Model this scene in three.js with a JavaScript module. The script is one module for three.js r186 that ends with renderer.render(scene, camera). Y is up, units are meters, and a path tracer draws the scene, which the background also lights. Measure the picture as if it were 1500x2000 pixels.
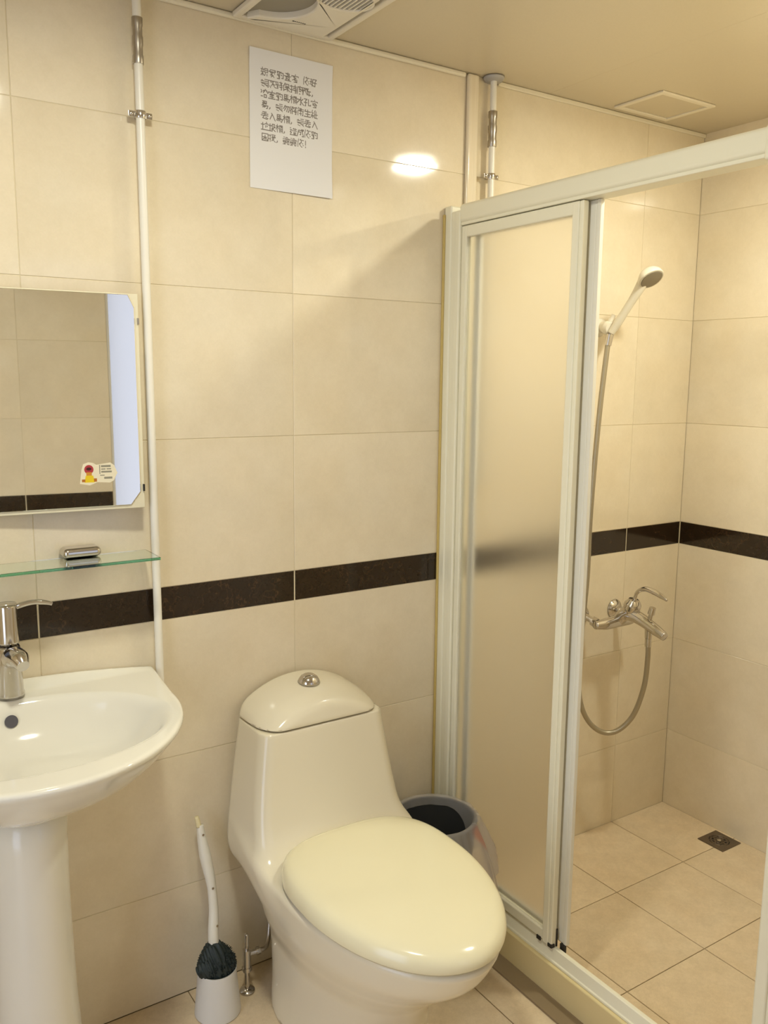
import * as THREE from 'three';
import { RoundedBoxGeometry } from 'three/addons/geometries/RoundedBoxGeometry.js';
import { mergeGeometries } from 'three/addons/utils/BufferGeometryUtils.js';
import { RectAreaLightUniformsLib } from 'three/addons/lights/RectAreaLightUniformsLib.js';

// ---------------------------------------------------------------- camera, sky, light, exposure
const scene = new THREE.Scene();
const camera = new THREE.PerspectiveCamera(61.33, 0.75, 0.02, 60);
camera.position.set(0.1039, 1.4928, 1.8514);
camera.rotation.set(-0.1553, -0.5844, 0.0102, 'YXZ');
const SKY = [2.6, 2.95, 3.7];                        // overcast daylight outside the doorway
scene.background = new THREE.Color().setRGB(...SKY);
const LAMP_COLOR = [0.93, 0.92, 0.785], LAMP_NITS = 315, GLOW = 30;
const LAMP_A = [1.945, 0.76], LAMP_B = [0.52, 0.80]; // over the shower; over the basin
const renderer = new THREE.WebGLRenderer({ antialias: true });
renderer.toneMapping = THREE.LinearToneMapping;
renderer.toneMappingExposure = 0.92;
renderer.shadowMap.enabled = true;
RectAreaLightUniformsLib.init();
for (const [x, z] of [LAMP_A, LAMP_B]) {
  const l = new THREE.RectAreaLight(new THREE.Color().setRGB(...LAMP_COLOR), LAMP_NITS, 0.11, 0.11);
  l.position.set(x, 2.2245, z); l.lookAt(x, 0, z); scene.add(l);
}

// ---------------------------------------------------------------- helpers
let seed = 7;
const rnd = () => { seed = (seed + 0x6d2b79f5) | 0; let t = Math.imul(seed ^ (seed >>> 15), 1 | seed); t = (t + Math.imul(t ^ (t >>> 7), 61 | t)) ^ t; return ((t ^ (t >>> 14)) >>> 0) / 4294967296; };
const V = (x, y, z) => new THREE.Vector3(x, y, z);
const lerp = (a, b, t) => a + (b - a) * t;
const clamp = (v, a, b) => Math.min(b, Math.max(a, v));
const smooth = (a, b, x) => { const t = clamp((x - a) / (b - a), 0, 1); return t * t * (3 - 2 * t); };
const used = {};
function numbered(n) { const k = used[n] = (used[n] ?? -1) + 1; return k ? `${n}_${String(k).padStart(3, '0')}` : n; }
function part(name, geo, mat, parent, label) {
  const m = new THREE.Mesh(geo, mat); m.name = name; m.castShadow = m.receiveShadow = true;
  if (label) m.userData.label = label;
  parent.add(m); return m;
}
function thing(name, label, category, [x, y, z] = [0, 0, 0]) {
  const g = new THREE.Group(); g.name = numbered(name); g.position.set(x, y, z); g.userData = { label, category }; scene.add(g); return g;
}
function struct(name, label) { const g = new THREE.Group(); g.name = name; g.userData = { kind: 'structure', label }; scene.add(g); return g; }
const box = (w, h, d, x = 0, y = 0, z = 0, r = 0.0015, seg = 2) => { const g = new RoundedBoxGeometry(w, h, d, seg, Math.min(r, w / 2.01, h / 2.01, d / 2.01)); g.translate(x, y, z); return g; };
const span = (x0, x1, y0, y1, z0, z1, r = 0.0015) => box(x1 - x0, y1 - y0, z1 - z0, (x0 + x1) / 2, (y0 + y1) / 2, (z0 + z1) / 2, r);
const join = (...gs) => mergeGeometries(gs.map((g) => { const q = g.index ? g.toNonIndexed() : g; for (const k of Object.keys(q.attributes)) if (!['position', 'normal', 'uv'].includes(k)) q.deleteAttribute(k); return q; }));
function lathe(pts, seg = 40) { return new THREE.LatheGeometry(pts.map(([r, y]) => new THREE.Vector2(Math.max(r, 1e-5), y)), seg); }
const tube = (pts, r, seg = 60, rs = 12, tension = 0.5) => new THREE.TubeGeometry(new THREE.CatmullRomCurve3(pts.map((p) => V(...p)), false, 'catmullrom', tension), seg, r, rs, false);
function rod(a, b, r0, r1 = r0, seg = 24) {                                   // closed tapered cylinder from a to b
  const A = V(...a), B = V(...b), d = B.clone().sub(A), g = new THREE.CylinderGeometry(r1, r0, d.length(), seg);
  g.applyQuaternion(new THREE.Quaternion().setFromUnitVectors(V(0, 1, 0), d.normalize())); g.translate(...A.add(B).multiplyScalar(0.5).toArray()); return g;
}
function swept(pts, radii, seg = 48, rs = 16, flat = 1) {                     // a tube whose radius varies, with rounded ends
  const c = new THREE.CatmullRomCurve3(pts.map((p) => V(...p))), F = c.computeFrenetFrames(seg), pos = [], idx = [];
  for (let i = 0; i <= seg; i++) {
    const t = i / seg, p = c.getPointAt(t), f = t * (radii.length - 1), k = Math.min(Math.floor(f), radii.length - 2), r = lerp(radii[k], radii[k + 1], f - k);
    for (let j = 0; j < rs; j++) { const a = j / rs * Math.PI * 2; const q = p.clone().addScaledVector(F.normals[i], Math.cos(a) * r * flat).addScaledVector(F.binormals[i], Math.sin(a) * r); pos.push(q.x, q.y, q.z); }
  }
  for (let i = 0; i < seg; i++) for (let j = 0; j < rs; j++) { const a = i * rs + j, b = i * rs + (j + 1) % rs; idx.push(a, a + rs, b, b, a + rs, b + rs); }
  for (const [i, s] of [[0, 1], [seg, -1]]) { const n = pos.length / 3, p = c.getPointAt(i / seg); pos.push(p.x, p.y, p.z); for (let j = 0; j < rs; j++) { const a = i * rs + j, b = i * rs + (j + 1) % rs; s > 0 ? idx.push(n, a, b) : idx.push(n, b, a); } }
  const g = new THREE.BufferGeometry(); g.setAttribute('position', new THREE.Float32BufferAttribute(pos, 3)); g.setAttribute('uv', new THREE.Float32BufferAttribute(new Float32Array(pos.length / 3 * 2), 2)); g.setIndex(idx); g.computeVertexNormals(); return g;
}
const blob = (r, x, y, z, sx = 1, sy = 1, sz = 1, w = 24, h = 16) => { const g = new THREE.SphereGeometry(r, w, h); g.scale(sx, sy, sz); g.translate(x, y, z); return g; };
// smooth surface of a field (negative inside) by surface nets, pulled onto the zero level
function nets(f, lo, hi, h) {
  const n = [0, 1, 2].map((i) => Math.ceil((hi[i] - lo[i]) / h) + 1), [nx, ny, nz] = n, val = new Float32Array(nx * ny * nz);
  const at = (i, j, k) => (k * ny + j) * nx + i;
  for (let k = 0; k < nz; k++) for (let j = 0; j < ny; j++) for (let i = 0; i < nx; i++) val[at(i, j, k)] = f(lo[0] + i * h, lo[1] + j * h, lo[2] + k * h);
  const vid = new Int32Array(nx * ny * nz).fill(-1), pos = [], idx = [];
  for (let k = 0; k < nz - 1; k++) for (let j = 0; j < ny - 1; j++) for (let i = 0; i < nx - 1; i++) {
    let c = 0, x = 0, y = 0, z = 0;
    for (let e = 0; e < 12; e++) {
      const ax = e >> 2, o = e & 3, p = [0, 0, 0], b1 = (ax + 1) % 3, b2 = (ax + 2) % 3; p[b1] = o & 1; p[b2] = o >> 1;
      const q = p.slice(); q[ax] = 1; const a = val[at(i + p[0], j + p[1], k + p[2])], b = val[at(i + q[0], j + q[1], k + q[2])];
      if ((a < 0) === (b < 0)) continue;
      const t = a / (a - b); x += p[0] + (q[0] - p[0]) * t; y += p[1] + (q[1] - p[1]) * t; z += p[2] + (q[2] - p[2]) * t; c++;
    }
    if (!c) continue;
    vid[at(i, j, k)] = pos.length / 3; pos.push(lo[0] + (i + x / c) * h, lo[1] + (j + y / c) * h, lo[2] + (k + z / c) * h);
  }
  const quad = (a, b, c, d, flip) => { if (a < 0 || b < 0 || c < 0 || d < 0) return; flip ? idx.push(a, d, c, a, c, b) : idx.push(a, b, c, a, c, d); };
  for (let k = 1; k < nz - 1; k++) for (let j = 1; j < ny - 1; j++) for (let i = 1; i < nx - 1; i++) {
    const a = val[at(i, j, k)] < 0;
    if (a !== val[at(i + 1, j, k)] < 0) quad(vid[at(i, j - 1, k - 1)], vid[at(i, j, k - 1)], vid[at(i, j, k)], vid[at(i, j - 1, k)], !a);
    if (a !== val[at(i, j + 1, k)] < 0) quad(vid[at(i - 1, j, k - 1)], vid[at(i - 1, j, k)], vid[at(i, j, k)], vid[at(i, j, k - 1)], !a);
    if (a !== val[at(i, j, k + 1)] < 0) quad(vid[at(i - 1, j - 1, k)], vid[at(i, j - 1, k)], vid[at(i, j, k)], vid[at(i - 1, j, k)], !a);
  }
  const e = h * 0.25, nor = new Float32Array(pos.length);
  for (let v = 0; v < pos.length; v += 3) {
    for (let it = 0; it < 3; it++) {
      const [x, y, z] = [pos[v], pos[v + 1], pos[v + 2]], d = f(x, y, z);
      const g = [f(x + e, y, z) - f(x - e, y, z), f(x, y + e, z) - f(x, y - e, z), f(x, y, z + e) - f(x, y, z - e)].map((q) => q / (2 * e)), l = Math.hypot(...g) || 1;
      if (it < 2) { const s = clamp(d / (l * l), -h * 0.4, h * 0.4); for (let a = 0; a < 3; a++) pos[v + a] -= g[a] * s; } else for (let a = 0; a < 3; a++) nor[v + a] = g[a] / l;
    }
  }
  const g = new THREE.BufferGeometry(); g.setAttribute('position', new THREE.Float32BufferAttribute(pos, 3)); g.setAttribute('normal', new THREE.Float32BufferAttribute(nor, 3));
  g.setAttribute('uv', new THREE.Float32BufferAttribute(new Float32Array(pos.length / 3 * 2), 2)); g.setIndex(idx); return g;
}
const smin = (a, b, k) => { const h = Math.max(k - Math.abs(a - b), 0) / k; return Math.min(a, b) - h * h * k * 0.25; };
const smax = (a, b, k) => -smin(-a, -b, k);
function table(rows, y) {                                                        // smooth curve through rows of [y, values...]
  const n = rows.length; if (y <= rows[0][0]) return rows[0].slice(1); if (y >= rows[n - 1][0]) return rows[n - 1].slice(1);
  let i = 1; while (y > rows[i][0]) i++; const A = rows[i - 1], B = rows[i], O = rows[Math.max(i - 2, 0)], P = rows[Math.min(i + 1, n - 1)], h = B[0] - A[0], t = (y - A[0]) / h, t2 = t * t, t3 = t2 * t;
  return B.slice(1).map((_, k) => { k++; const d = (B[k] - A[k]) / h, d0 = i > 1 ? (A[k] - O[k]) / (A[0] - O[0]) : d, d1 = i < n - 1 ? (P[k] - B[k]) / (P[0] - B[0]) : d, m0 = d0 * d > 0 ? 2 * d0 * d / (d0 + d) : 0, m1 = d1 * d > 0 ? 2 * d1 * d / (d1 + d) : 0; return (2 * t3 - 3 * t2 + 1) * A[k] + (t3 - 2 * t2 + t) * h * m0 + (3 * t2 - 2 * t3) * B[k] + (t3 - t2) * h * m1; });
}

// ---------------------------------------------------------------- textures and materials
function noise2(n, cell, s) {                                                   // tiling value noise on an n x n grid
  let q = s * 7919 + 11; const r = () => { q = (q * 1664525 + 1013904223) >>> 0; return q / 4294967296; };
  const m = Math.round(n / cell), g = Float32Array.from({ length: m * m }, r), out = new Float32Array(n * n);
  for (let y = 0; y < n; y++) for (let x = 0; x < n; x++) {
    const fx = x / cell, fy = y / cell, ix = Math.floor(fx) % m, iy = Math.floor(fy) % m, tx = fx % 1, ty = fy % 1, sx = tx * tx * (3 - 2 * tx), sy = ty * ty * (3 - 2 * ty), jx = (ix + 1) % m, jy = (iy + 1) % m;
    out[y * n + x] = lerp(lerp(g[iy * m + ix], g[iy * m + jx], sx), lerp(g[jy * m + ix], g[jy * m + jx], sx), sy) - 0.5;
  }
  return out;
}
function texture(n, fn, srgb = false) {
  const d = new Uint8Array(n * n * 4);
  for (let i = 0; i < n * n; i++) { const c = fn(i, i % n, Math.floor(i / n)); for (let k = 0; k < 3; k++) d[i * 4 + k] = clamp(Math.round(c[k] * 255), 0, 255); d[i * 4 + 3] = 255; }
  const t = new THREE.DataTexture(d, n, n); t.magFilter = t.minFilter = THREE.LinearFilter; t.wrapS = t.wrapT = THREE.RepeatWrapping; if (srgb) t.colorSpace = THREE.SRGBColorSpace; t.needsUpdate = true; return t;
}
const N = 512, nA = noise2(N, 64, 1), nB = noise2(N, 16, 2), nC = noise2(N, 4, 3), nD = noise2(N, 1, 4), nE = noise2(N, 128, 5), nF = noise2(N, 32, 9);
const creamMap = texture(N, (i) => { const v = nE[i] * 0.020 + nA[i] * 0.022 + nB[i] * 0.016 + nC[i] * 0.010 + nD[i] * 0.012, w = nF[i] * 0.02; return [0.898 + v, 0.845 + v * 1.05 - w * 0.4, 0.742 + v * 1.2 - w]; }, true);
const floorMap = texture(N, (i) => { const v = nA[i] * 0.03 + nB[i] * 0.035 + nC[i] * 0.03 + nD[i] * 0.035, w = nF[i] * 0.02; return [0.868 + v, 0.786 + v - w * 0.5, 0.655 + v - w]; }, true);
const veinMap = texture(N, (i) => {
  const a = Math.abs(nA[i] + nB[i] * 0.35 + nC[i] * 0.1), b = Math.abs(nF[i] + nB[i] * 0.4 + 0.12), vein = Math.max(0, 1 - a * 46) * (nE[i] > -0.05 ? 0.7 : 0.1) + Math.max(0, 1 - b * 60) * (nE[i] > 0.1 ? 0.4 : 0);
  const v = nB[i] * 0.02 + nC[i] * 0.015; return [0.165 + v + vein * 0.17, 0.118 + v + vein * 0.13, 0.075 + v + vein * 0.085]; }, true);
const ceilMap = texture(256, (i, x, y) => { const v = nD[y * N + x] * 0.012; return [0.815 + v, 0.765 + v, 0.66 + v]; }, true);
const waveBump = texture(N, (i) => { const v = 0.5 + nA[i] * 0.6 + nE[i] * 0.3; return [v, v, v]; });
const grainBump = texture(N, (i) => { const v = 0.5 + nC[i] * 0.5 + nD[i] * 0.4; return [v, v, v]; });
const std = (o) => new THREE.MeshPhysicalMaterial(o), lin = (r, g, b) => new THREE.Color().setRGB(r, g, b);
const wallTile = [1, 0.985, 0.965].map((k) => std({ map: creamMap, color: lin(k, k * (0.98 + 0.02 * k), k * 0.99), roughness: 0.075, bumpMap: waveBump, bumpScale: 0.00025 }));
const bandTile = std({ map: veinMap, roughness: 0.12 });
const floorTile = [1, 0.97, 0.94].map((k) => std({ map: floorMap, color: lin(k, k, k), roughness: 0.34, bumpMap: grainBump, bumpScale: 0.0002 }));
const grout = std({ color: lin(0.72, 0.63, 0.44), roughness: 0.9 });
const floorGrout = std({ color: lin(0.26, 0.19, 0.105), roughness: 0.95 });
const ceilingMat = std({ map: ceilMap, roughness: 0.3 });
const ceramic = std({ color: lin(0.80, 0.765, 0.66), roughness: 0.09 });
const ceramicToilet = std({ color: lin(0.79, 0.72, 0.555), roughness: 0.12 });
const seatPlastic = std({ color: lin(0.82, 0.755, 0.52), roughness: 0.13 });
const chrome = std({ color: lin(0.62, 0.59, 0.55), metalness: 1, roughness: 0.13 });
const brushed = std({ color: lin(0.46, 0.42, 0.36), metalness: 1, roughness: 0.34 });
const pvcPipe = std({ color: lin(0.84, 0.80, 0.70), roughness: 0.32 });
const frameWhite = std({ color: lin(0.83, 0.79, 0.62), roughness: 0.28 });
const frameSlide = std({ color: lin(0.76, 0.73, 0.63), roughness: 0.28 });
const silicone = std({ color: lin(0.56, 0.42, 0.14), roughness: 0.5 });
const dark = std({ color: lin(0.02, 0.017, 0.012), roughness: 0.6 });
const curbMat = std({ color: lin(0.74, 0.61, 0.32), roughness: 0.4, bumpMap: grainBump, bumpScale: 0.0002 });

// ---------------------------------------------------------------- tiled surfaces
function tileGeo(x0, x1, y0, y1, size, depth = 0.008, c = 0.0006) {             // a slab with chamfered face, front at z = 0
  const P = (x, y, z) => [x, y, z], pos = [], uv = [], ou = rnd() * 3, ov = rnd() * 3;
  const A = [P(x0, y0, -depth), P(x1, y0, -depth), P(x1, y1, -depth), P(x0, y1, -depth)], B = [P(x0, y0, -c), P(x1, y0, -c), P(x1, y1, -c), P(x0, y1, -c)], C = [P(x0 + c, y0 + c, 0), P(x1 - c, y0 + c, 0), P(x1 - c, y1 - c, 0), P(x0 + c, y1 - c, 0)];
  const q = (a, b, d, e) => { for (const p of [a, b, d, a, d, e]) { pos.push(...p); uv.push(p[0] / size + ou, p[1] / size + ov); } };
  q(C[0], C[1], C[2], C[3]);
  for (let i = 0; i < 4; i++) { const j = (i + 1) % 4; q(B[i], B[j], C[j], C[i]); q(A[i], A[j], B[j], B[i]); }
  const g = new THREE.BufferGeometry(); g.setAttribute('position', new THREE.Float32BufferAttribute(pos, 3)); g.setAttribute('uv', new THREE.Float32BufferAttribute(uv, 2)); g.computeVertexNormals(); return g;
}
function minus(rects, [hx0, hx1, hy0, hy1]) {                                   // cut an opening out of rectangles
  const out = [];
  for (const [x0, x1, y0, y1, t] of rects) {
    if (hx1 <= x0 || hx0 >= x1 || hy1 <= y0 || hy0 >= y1) { out.push([x0, x1, y0, y1, t]); continue; }
    if (hx0 > x0) out.push([x0, hx0, y0, y1, t]); if (hx1 < x1) out.push([hx1, x1, y0, y1, t]);
    const a = Math.max(x0, hx0), b = Math.min(x1, hx1); if (hy0 > y0) out.push([a, b, y0, hy0, t]); if (hy1 < y1) out.push([a, b, hy1, y1, t]);
  }
  return out.filter((r) => r[1] - r[0] > 0.008 && r[3] - r[2] > 0.008);
}
const CEIL = 2.26, H1 = 1.0197, BAND = 0.075, ROW = 0.3314, TOP = CEIL + 0.02;
const rows = [0, H1 - BAND - 2 * ROW, H1 - BAND - ROW, H1 - BAND, H1, H1 + ROW, H1 + 2 * ROW, H1 + 3 * ROW, TOP];
function tiledWall(g, x0, x1, firstJoint, thickness, holes = [], edgeL = 0, edgeR = 0) {
  const cols = [x0]; for (let x = firstJoint - Math.ceil((firstJoint - x0) / 0.6) * 0.6; x < x1; x += 0.6) if (x > x0 + 0.02 && x < x1 - 0.01) cols.push(x); cols.push(x1);
  let rects = []; for (let r = 0; r < rows.length - 1; r++) for (let c = 0; c < cols.length - 1; c++) rects.push([cols[c], cols[c + 1], rows[r], rows[r + 1], r === 3 ? 1 : 0]);
  let back = [[x0 - edgeL, x1 + edgeR, 0, TOP, 0]]; for (const h of holes) { rects = minus(rects, h); back = minus(back, h); }
  part('grout_bed', join(...back.map(([a, b, c, d]) => { const q = new THREE.BoxGeometry(b - a, d - c, thickness); q.translate((a + b) / 2, (c + d) / 2, -0.0013 - thickness / 2); return q; })), grout, g);
  let n = 0;
  for (const [a, b, c, d, t] of rects) {
    const j = t ? 0.0019 : 0.0007, v = t ? 0.0005 : 0.0007;
    part(t ? 'border_tile' : 'tile', tileGeo(a + j, b - j, c + v, d - v, t ? 0.5 : 1.3), t ? bandTile : wallTile[(n++ * 7) % 3], g);
  }
  return g;
}
const DOOR = [0.70, 1.52, 0, 2.04], XL = -0.55, XR = 2.53, ZF = 2.2, XP = 1.5, ZE = 1.06;
tiledWall(struct('wall_back', 'cream tiled back wall with a dark marble border'), XL, XR, 0.4667, 0.1);
{ const g = struct('wall_right', 'cream tiled shower wall with dark border'); g.position.set(XR, 0, 0); g.rotation.y = -Math.PI / 2; tiledWall(g, 0, ZE, 0.6, 0.1, [], 0.1, 0); }
{ const g = struct('wall_left', 'cream tiled wall with an open doorway'); g.position.set(XL, 0, 0); g.rotation.y = Math.PI / 2; tiledWall(g, -ZF, 0, -0.6, 0.1, [[-DOOR[1], -DOOR[0], 0, DOOR[3]]], 0, 0.1); }
const WIN = [0.865, 1.36, 0.62, 2.0];
{ const g = struct('wall_front', 'cream tiled wall with a frosted window'); g.position.set(0, 0, ZF); g.rotation.y = Math.PI; const flip = ([a, b, c, d]) => [-b, -a, c, d]; tiledWall(g, -XP, -XL, -0.5, 0.1, [flip(WIN)], 0, 0.1); }
{ const g = struct('wall_shower', 'cream tiled end wall of the shower'); g.position.set(0, 0, ZE); g.rotation.y = Math.PI; tiledWall(g, -XR, -XP, -1.93, 0.05, [], 0.1, 0); }
{ const g = struct('wall_entry', 'cream tiled side wall beyond the shower'); g.position.set(XP, 0, 0); g.rotation.y = -Math.PI / 2; tiledWall(g, ZE, ZF, 1.66, 0.06, [], 0, 0.1); }

// floors: 30 cm tiles on the same joints as the wall
function tiledFloor(g, x0, x1, z0, z1) {
  const xs = [x0], zs = [z0]; for (let x = 0.4667 - 3; x < x1; x += 0.3) if (x > x0 + 0.012 && x < x1 - 0.012) xs.push(x); xs.push(x1);
  for (let z = 0.292 - 3; z < z1; z += 0.3) if (z > z0 + 0.012 && z < z1 - 0.012) zs.push(z); zs.push(z1);
  const b = new THREE.BoxGeometry(x1 - x0 + 0.2, z1 - z0 + 0.2, 0.06); b.translate((x0 + x1) / 2, -(z0 + z1) / 2, -0.0325); part('grout_bed', b, floorGrout, g);
  let n = 0; for (let i = 0; i < xs.length - 1; i++) for (let k = 0; k < zs.length - 1; k++) part('tile', tileGeo(xs[i] + 0.0012, xs[i + 1] - 0.0012, -zs[k + 1] + 0.0012, -zs[k] - 0.0012, 0.9), floorTile[(n++ * 5 + i) % 3], g);
}
{ const g = struct('floor', 'beige square tiled floor'); g.rotation.x = -Math.PI / 2; tiledFloor(g, XL, XP, 0, ZF); }
{ const g = struct('floor_shower', 'beige square tiled shower floor'); g.rotation.x = -Math.PI / 2; g.position.y = 0.008; tiledFloor(g, XP + 0.0515, XR, 0, ZE); }
{ const g = struct('floor_hall', 'pale floor outside the doorway'); const q = span(XL - 1.6, XL - 0.002, -0.06, -0.002, -0.2, 2.6, 0.002); part('slab', q, std({ color: lin(0.6, 0.57, 0.52), roughness: 0.6 }), g); }

// ceiling: glossy panels with narrow joints
{
  const g = struct('ceiling', 'cream glossy panelled ceiling'); const b = new THREE.BoxGeometry(XR - XL + 0.2, 0.06, ZF + 0.2); b.translate((XL + XR) / 2, CEIL + 0.036, ZF / 2); part('deck', b, grout, g);
  for (let x = XL; x < XR - 0.01; x += 1.2) { const x1 = Math.min(x + 1.2, XR); const t = tileGeo(x + 0.0002, x1 - 0.0002, 0.001, ZF - 0.001, 0.6, 0.006, 0.0004); t.rotateX(Math.PI / 2); t.translate(0, CEIL, 0); part('panel', t, ceilingMat, g); }
  const strip = (name, x0, x1, z0, z1, label) => { const t = struct(name, label); part('cornice', span(x0, x1, CEIL - 0.013, CEIL - 0.0005, z0, z1, 0.005), std({ color: lin(0.80, 0.73, 0.57), roughness: 0.35 }), t); };
  strip('trim_1', XL, 1.56, 0.0005, 0.011, 'thin cream strip where back wall meets ceiling'); strip('trim_2', 1.67, XR, 0.0005, 0.006, 'thin cream strip over the shower wall');
}
// duct cover strip on the back wall, above and behind the shower jamb
{ const t = struct('trim_3', 'rounded cream cover strip on the back wall'); part('cover', span(1.566, 1.602, 0.01, CEIL - 0.001, 0.0005, 0.013, 0.006), std({ map: creamMap, roughness: 0.14 }), t); }
// doorway casing, frosted window
{ const g = struct('door_1', 'open doorway casing'); const [a, b, , d] = DOOR, m = std({ color: lin(0.7, 0.66, 0.58), roughness: 0.4 }), x0 = XL - 0.11, x1 = XL + 0.01; part('jamb', span(x0, x1, 0, d, a, a + 0.04), m, g); part('jamb', span(x0, x1, 0, d, b - 0.04, b), m, g); part('lintel', span(x0, x1, d - 0.04, d, a + 0.04, b - 0.04), m, g); }
{
  const g = struct('window_1', 'frosted window lit by daylight'); const [a, b, c, d] = WIN, m = std({ color: lin(0.72, 0.70, 0.66), roughness: 0.35 }), w = 0.012;
  part('frame', join(span(a, a + w, c, d, ZF + 0.005, ZF + 0.05), span(b - w, b, c, d, ZF + 0.005, ZF + 0.05), span(a + w, b - w, c, c + w, ZF + 0.005, ZF + 0.05), span(a + w, b - w, d - w, d, ZF + 0.005, ZF + 0.05)), m, g);
  const p = new THREE.PlaneGeometry(b - a - 2 * w, d - c - 2 * w); p.rotateY(Math.PI); p.translate((a + b) / 2, (c + d) / 2, ZF + 0.03);
  part('pane', p, std({ color: lin(0.326, 0.302, 0.295), transmission: 1, thickness: 0, roughness: 0.9, side: THREE.DoubleSide }), g);
}

// ---------------------------------------------------------------- lamps
for (const [[x, z], label] of [[LAMP_A, 'round opal ceiling lamp above the shower cubicle'], [LAMP_B, 'round opal ceiling lamp above the basin']]) {
  const t = thing('ceiling_lamp', label, 'lamp', [x, CEIL, z]);
  part('rim', lathe([[0.068, -0.001], [0.082, -0.001], [0.086, -0.006], [0.080, -0.012], [0.068, -0.012], [0.068, -0.001]]), pvcPipe, t);
  part('diffuser', lathe([[0.0001, -0.033], [0.03, -0.031], [0.052, -0.024], [0.064, -0.012], [0.066, -0.002], [0.0001, -0.002]]), new THREE.MeshStandardMaterial({ color: 0x111111, roughness: 0.4, emissive: lin(...LAMP_COLOR), emissiveIntensity: GLOW }), t);
}

// ---------------------------------------------------------------- shower enclosure
{
  const t = thing('shower_enclosure', 'cream aluminium shower screen frame with fixed frosted panel standing on the kerb', 'shower screen', [1.505, 0, 0]);
  const s = (x0, x1, y0, y1, z0, z1, r = 0.003) => span(x0 - 1.505, x1 - 1.505, y0, y1, z0, z1, r);
  part('wall_jamb', join(s(1.505, 1.552, 0.112, 1.926, 0.001, 0.030, 0.006), s(1.508, 1.55, 0.112, 1.91, 0.029, 0.046), s(1.505, 1.552, 0.112, 1.91, 0.045, 0.066, 0.005)), frameWhite, t);
  part('sealant', join(s(1.4995, 1.506, 0.09, 1.906, 0.0005, 0.0085, 0.003)), silicone, t, 'yellowed sealant line along the wall');
  part('header_rail', join(s(1.504, 1.560, 1.878, 1.924, 0.062, 1.058, 0.010), s(1.509, 1.556, 1.872, 1.88, 0.066, 1.058, 0.002)), frameWhite, t);
  part('rail_end_cap', s(1.502, 1.562, 1.866, 1.928, 0.905, 1.0585, 0.008), frameWhite, t);
  part('end_post', join(s(1.507, 1.553, 0.112, 1.87, 1.012, 1.0385, 0.005), s(1.511, 1.549, 0.112, 1.87, 1.037, 1.0585, 0.003)), frameWhite, t);
  const prof = new THREE.Shape(); [[0.003, 0.0855], [0.0445, 0.0855], [0.0445, 0.0975], [0.0425, 0.0975], [0.0425, 0.089], [0.0255, 0.089], [0.0255, 0.1165], [0.0235, 0.1185], [0.0165, 0.1185], [0.0135, 0.1165], [0.0065, 0.0925], [0.003, 0.0905]].forEach(([x, y], i) => i ? prof.lineTo(x, y) : prof.moveTo(x, y));
  const pg = new THREE.ExtrudeGeometry(prof, { depth: 1.056, bevelEnabled: false }); pg.translate(0, 0, 0.002); part('bottom_track', pg, frameWhite, t);
  const fp = part('fixed_panel', join(s(1.511, 1.529, 0.125, 1.870, 0.067, 0.086, 0.003), s(1.511, 1.529, 1.842, 1.870, 0.085, 0.455, 0.003), s(1.511, 1.529, 0.125, 0.152, 0.085, 0.455, 0.003), s(1.510, 1.530, 0.1195, 1.870, 0.450, 0.471, 0.004), s(1.512, 1.529, 0.1195, 1.870, 0.4705, 0.482, 0.003)), frameWhite, t);
  part('frosted_pane', s(1.518, 1.5225, 0.15, 1.844, 0.084, 0.452, 0.0004), std({ color: lin(0.97, 0.97, 0.95), transmission: 1, thickness: 0.0045, roughness: 0.30, ior: 1.45 }), fp);
  part('rubber_stop', s(1.5085, 1.512, 0.1185, 0.129, 0.433, 0.447, 0.001), dark, t, 'small black rubber stop');
  part('guide_block', join(s(1.5095, 1.522, 0.1185, 0.128, 0.470, 0.485, 0.002), s(1.526, 1.5305, 0.1185, 0.165, 0.4815, 0.485, 0.0008)), dark, t, 'small black plastic guide block');
}
{
  const t = thing('sliding_shower_door', 'sliding shower door pushed back behind the fixed frosted panel', 'door', [1.543, 0, 0]);
  const s = (x0, x1, y0, y1, z0, z1, r = 0.003) => span(x0 - 1.543, x1 - 1.543, y0, y1, z0, z1, r);
  part('stile', join(s(1.5375, 1.5488, 0.128, 1.8715, 0.462, 0.496, 0.004), s(1.5365, 1.5495, 0.128, 1.8715, 0.4955, 0.507, 0.003)), frameSlide, t, 'pale grey pull stile');
  part('stile', s(1.5375, 1.5488, 0.128, 1.8715, 0.09, 0.112, 0.003), frameSlide, t);
  part('top_rail', s(1.5385, 1.5478, 1.845, 1.8715, 0.111, 0.463, 0.003), frameSlide, t);
  part('bottom_rail', s(1.5385, 1.5478, 0.128, 0.154, 0.111, 0.463, 0.003), frameSlide, t);
  part('roller_guide', s(1.533, 1.5405, 0.092, 0.129, 0.489, 0.506, 0.002), dark, t, 'small black roller guide'); part('roller_guide', s(1.533, 1.5405, 0.092, 0.129, 0.10, 0.118, 0.002), dark, t);
}
{ const g = struct('shower_kerb', 'cream painted kerb under the shower screen'); part('kerb', span(1.4995, 1.551, 0.0005, 0.085, 0.0005, ZE - 0.0005, 0.004), curbMat, g); part('seal', span(1.4955, 1.4998, 0.0003, 0.006, 0.001, ZE - 0.002, 0.002), floorGrout, g); }

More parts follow.
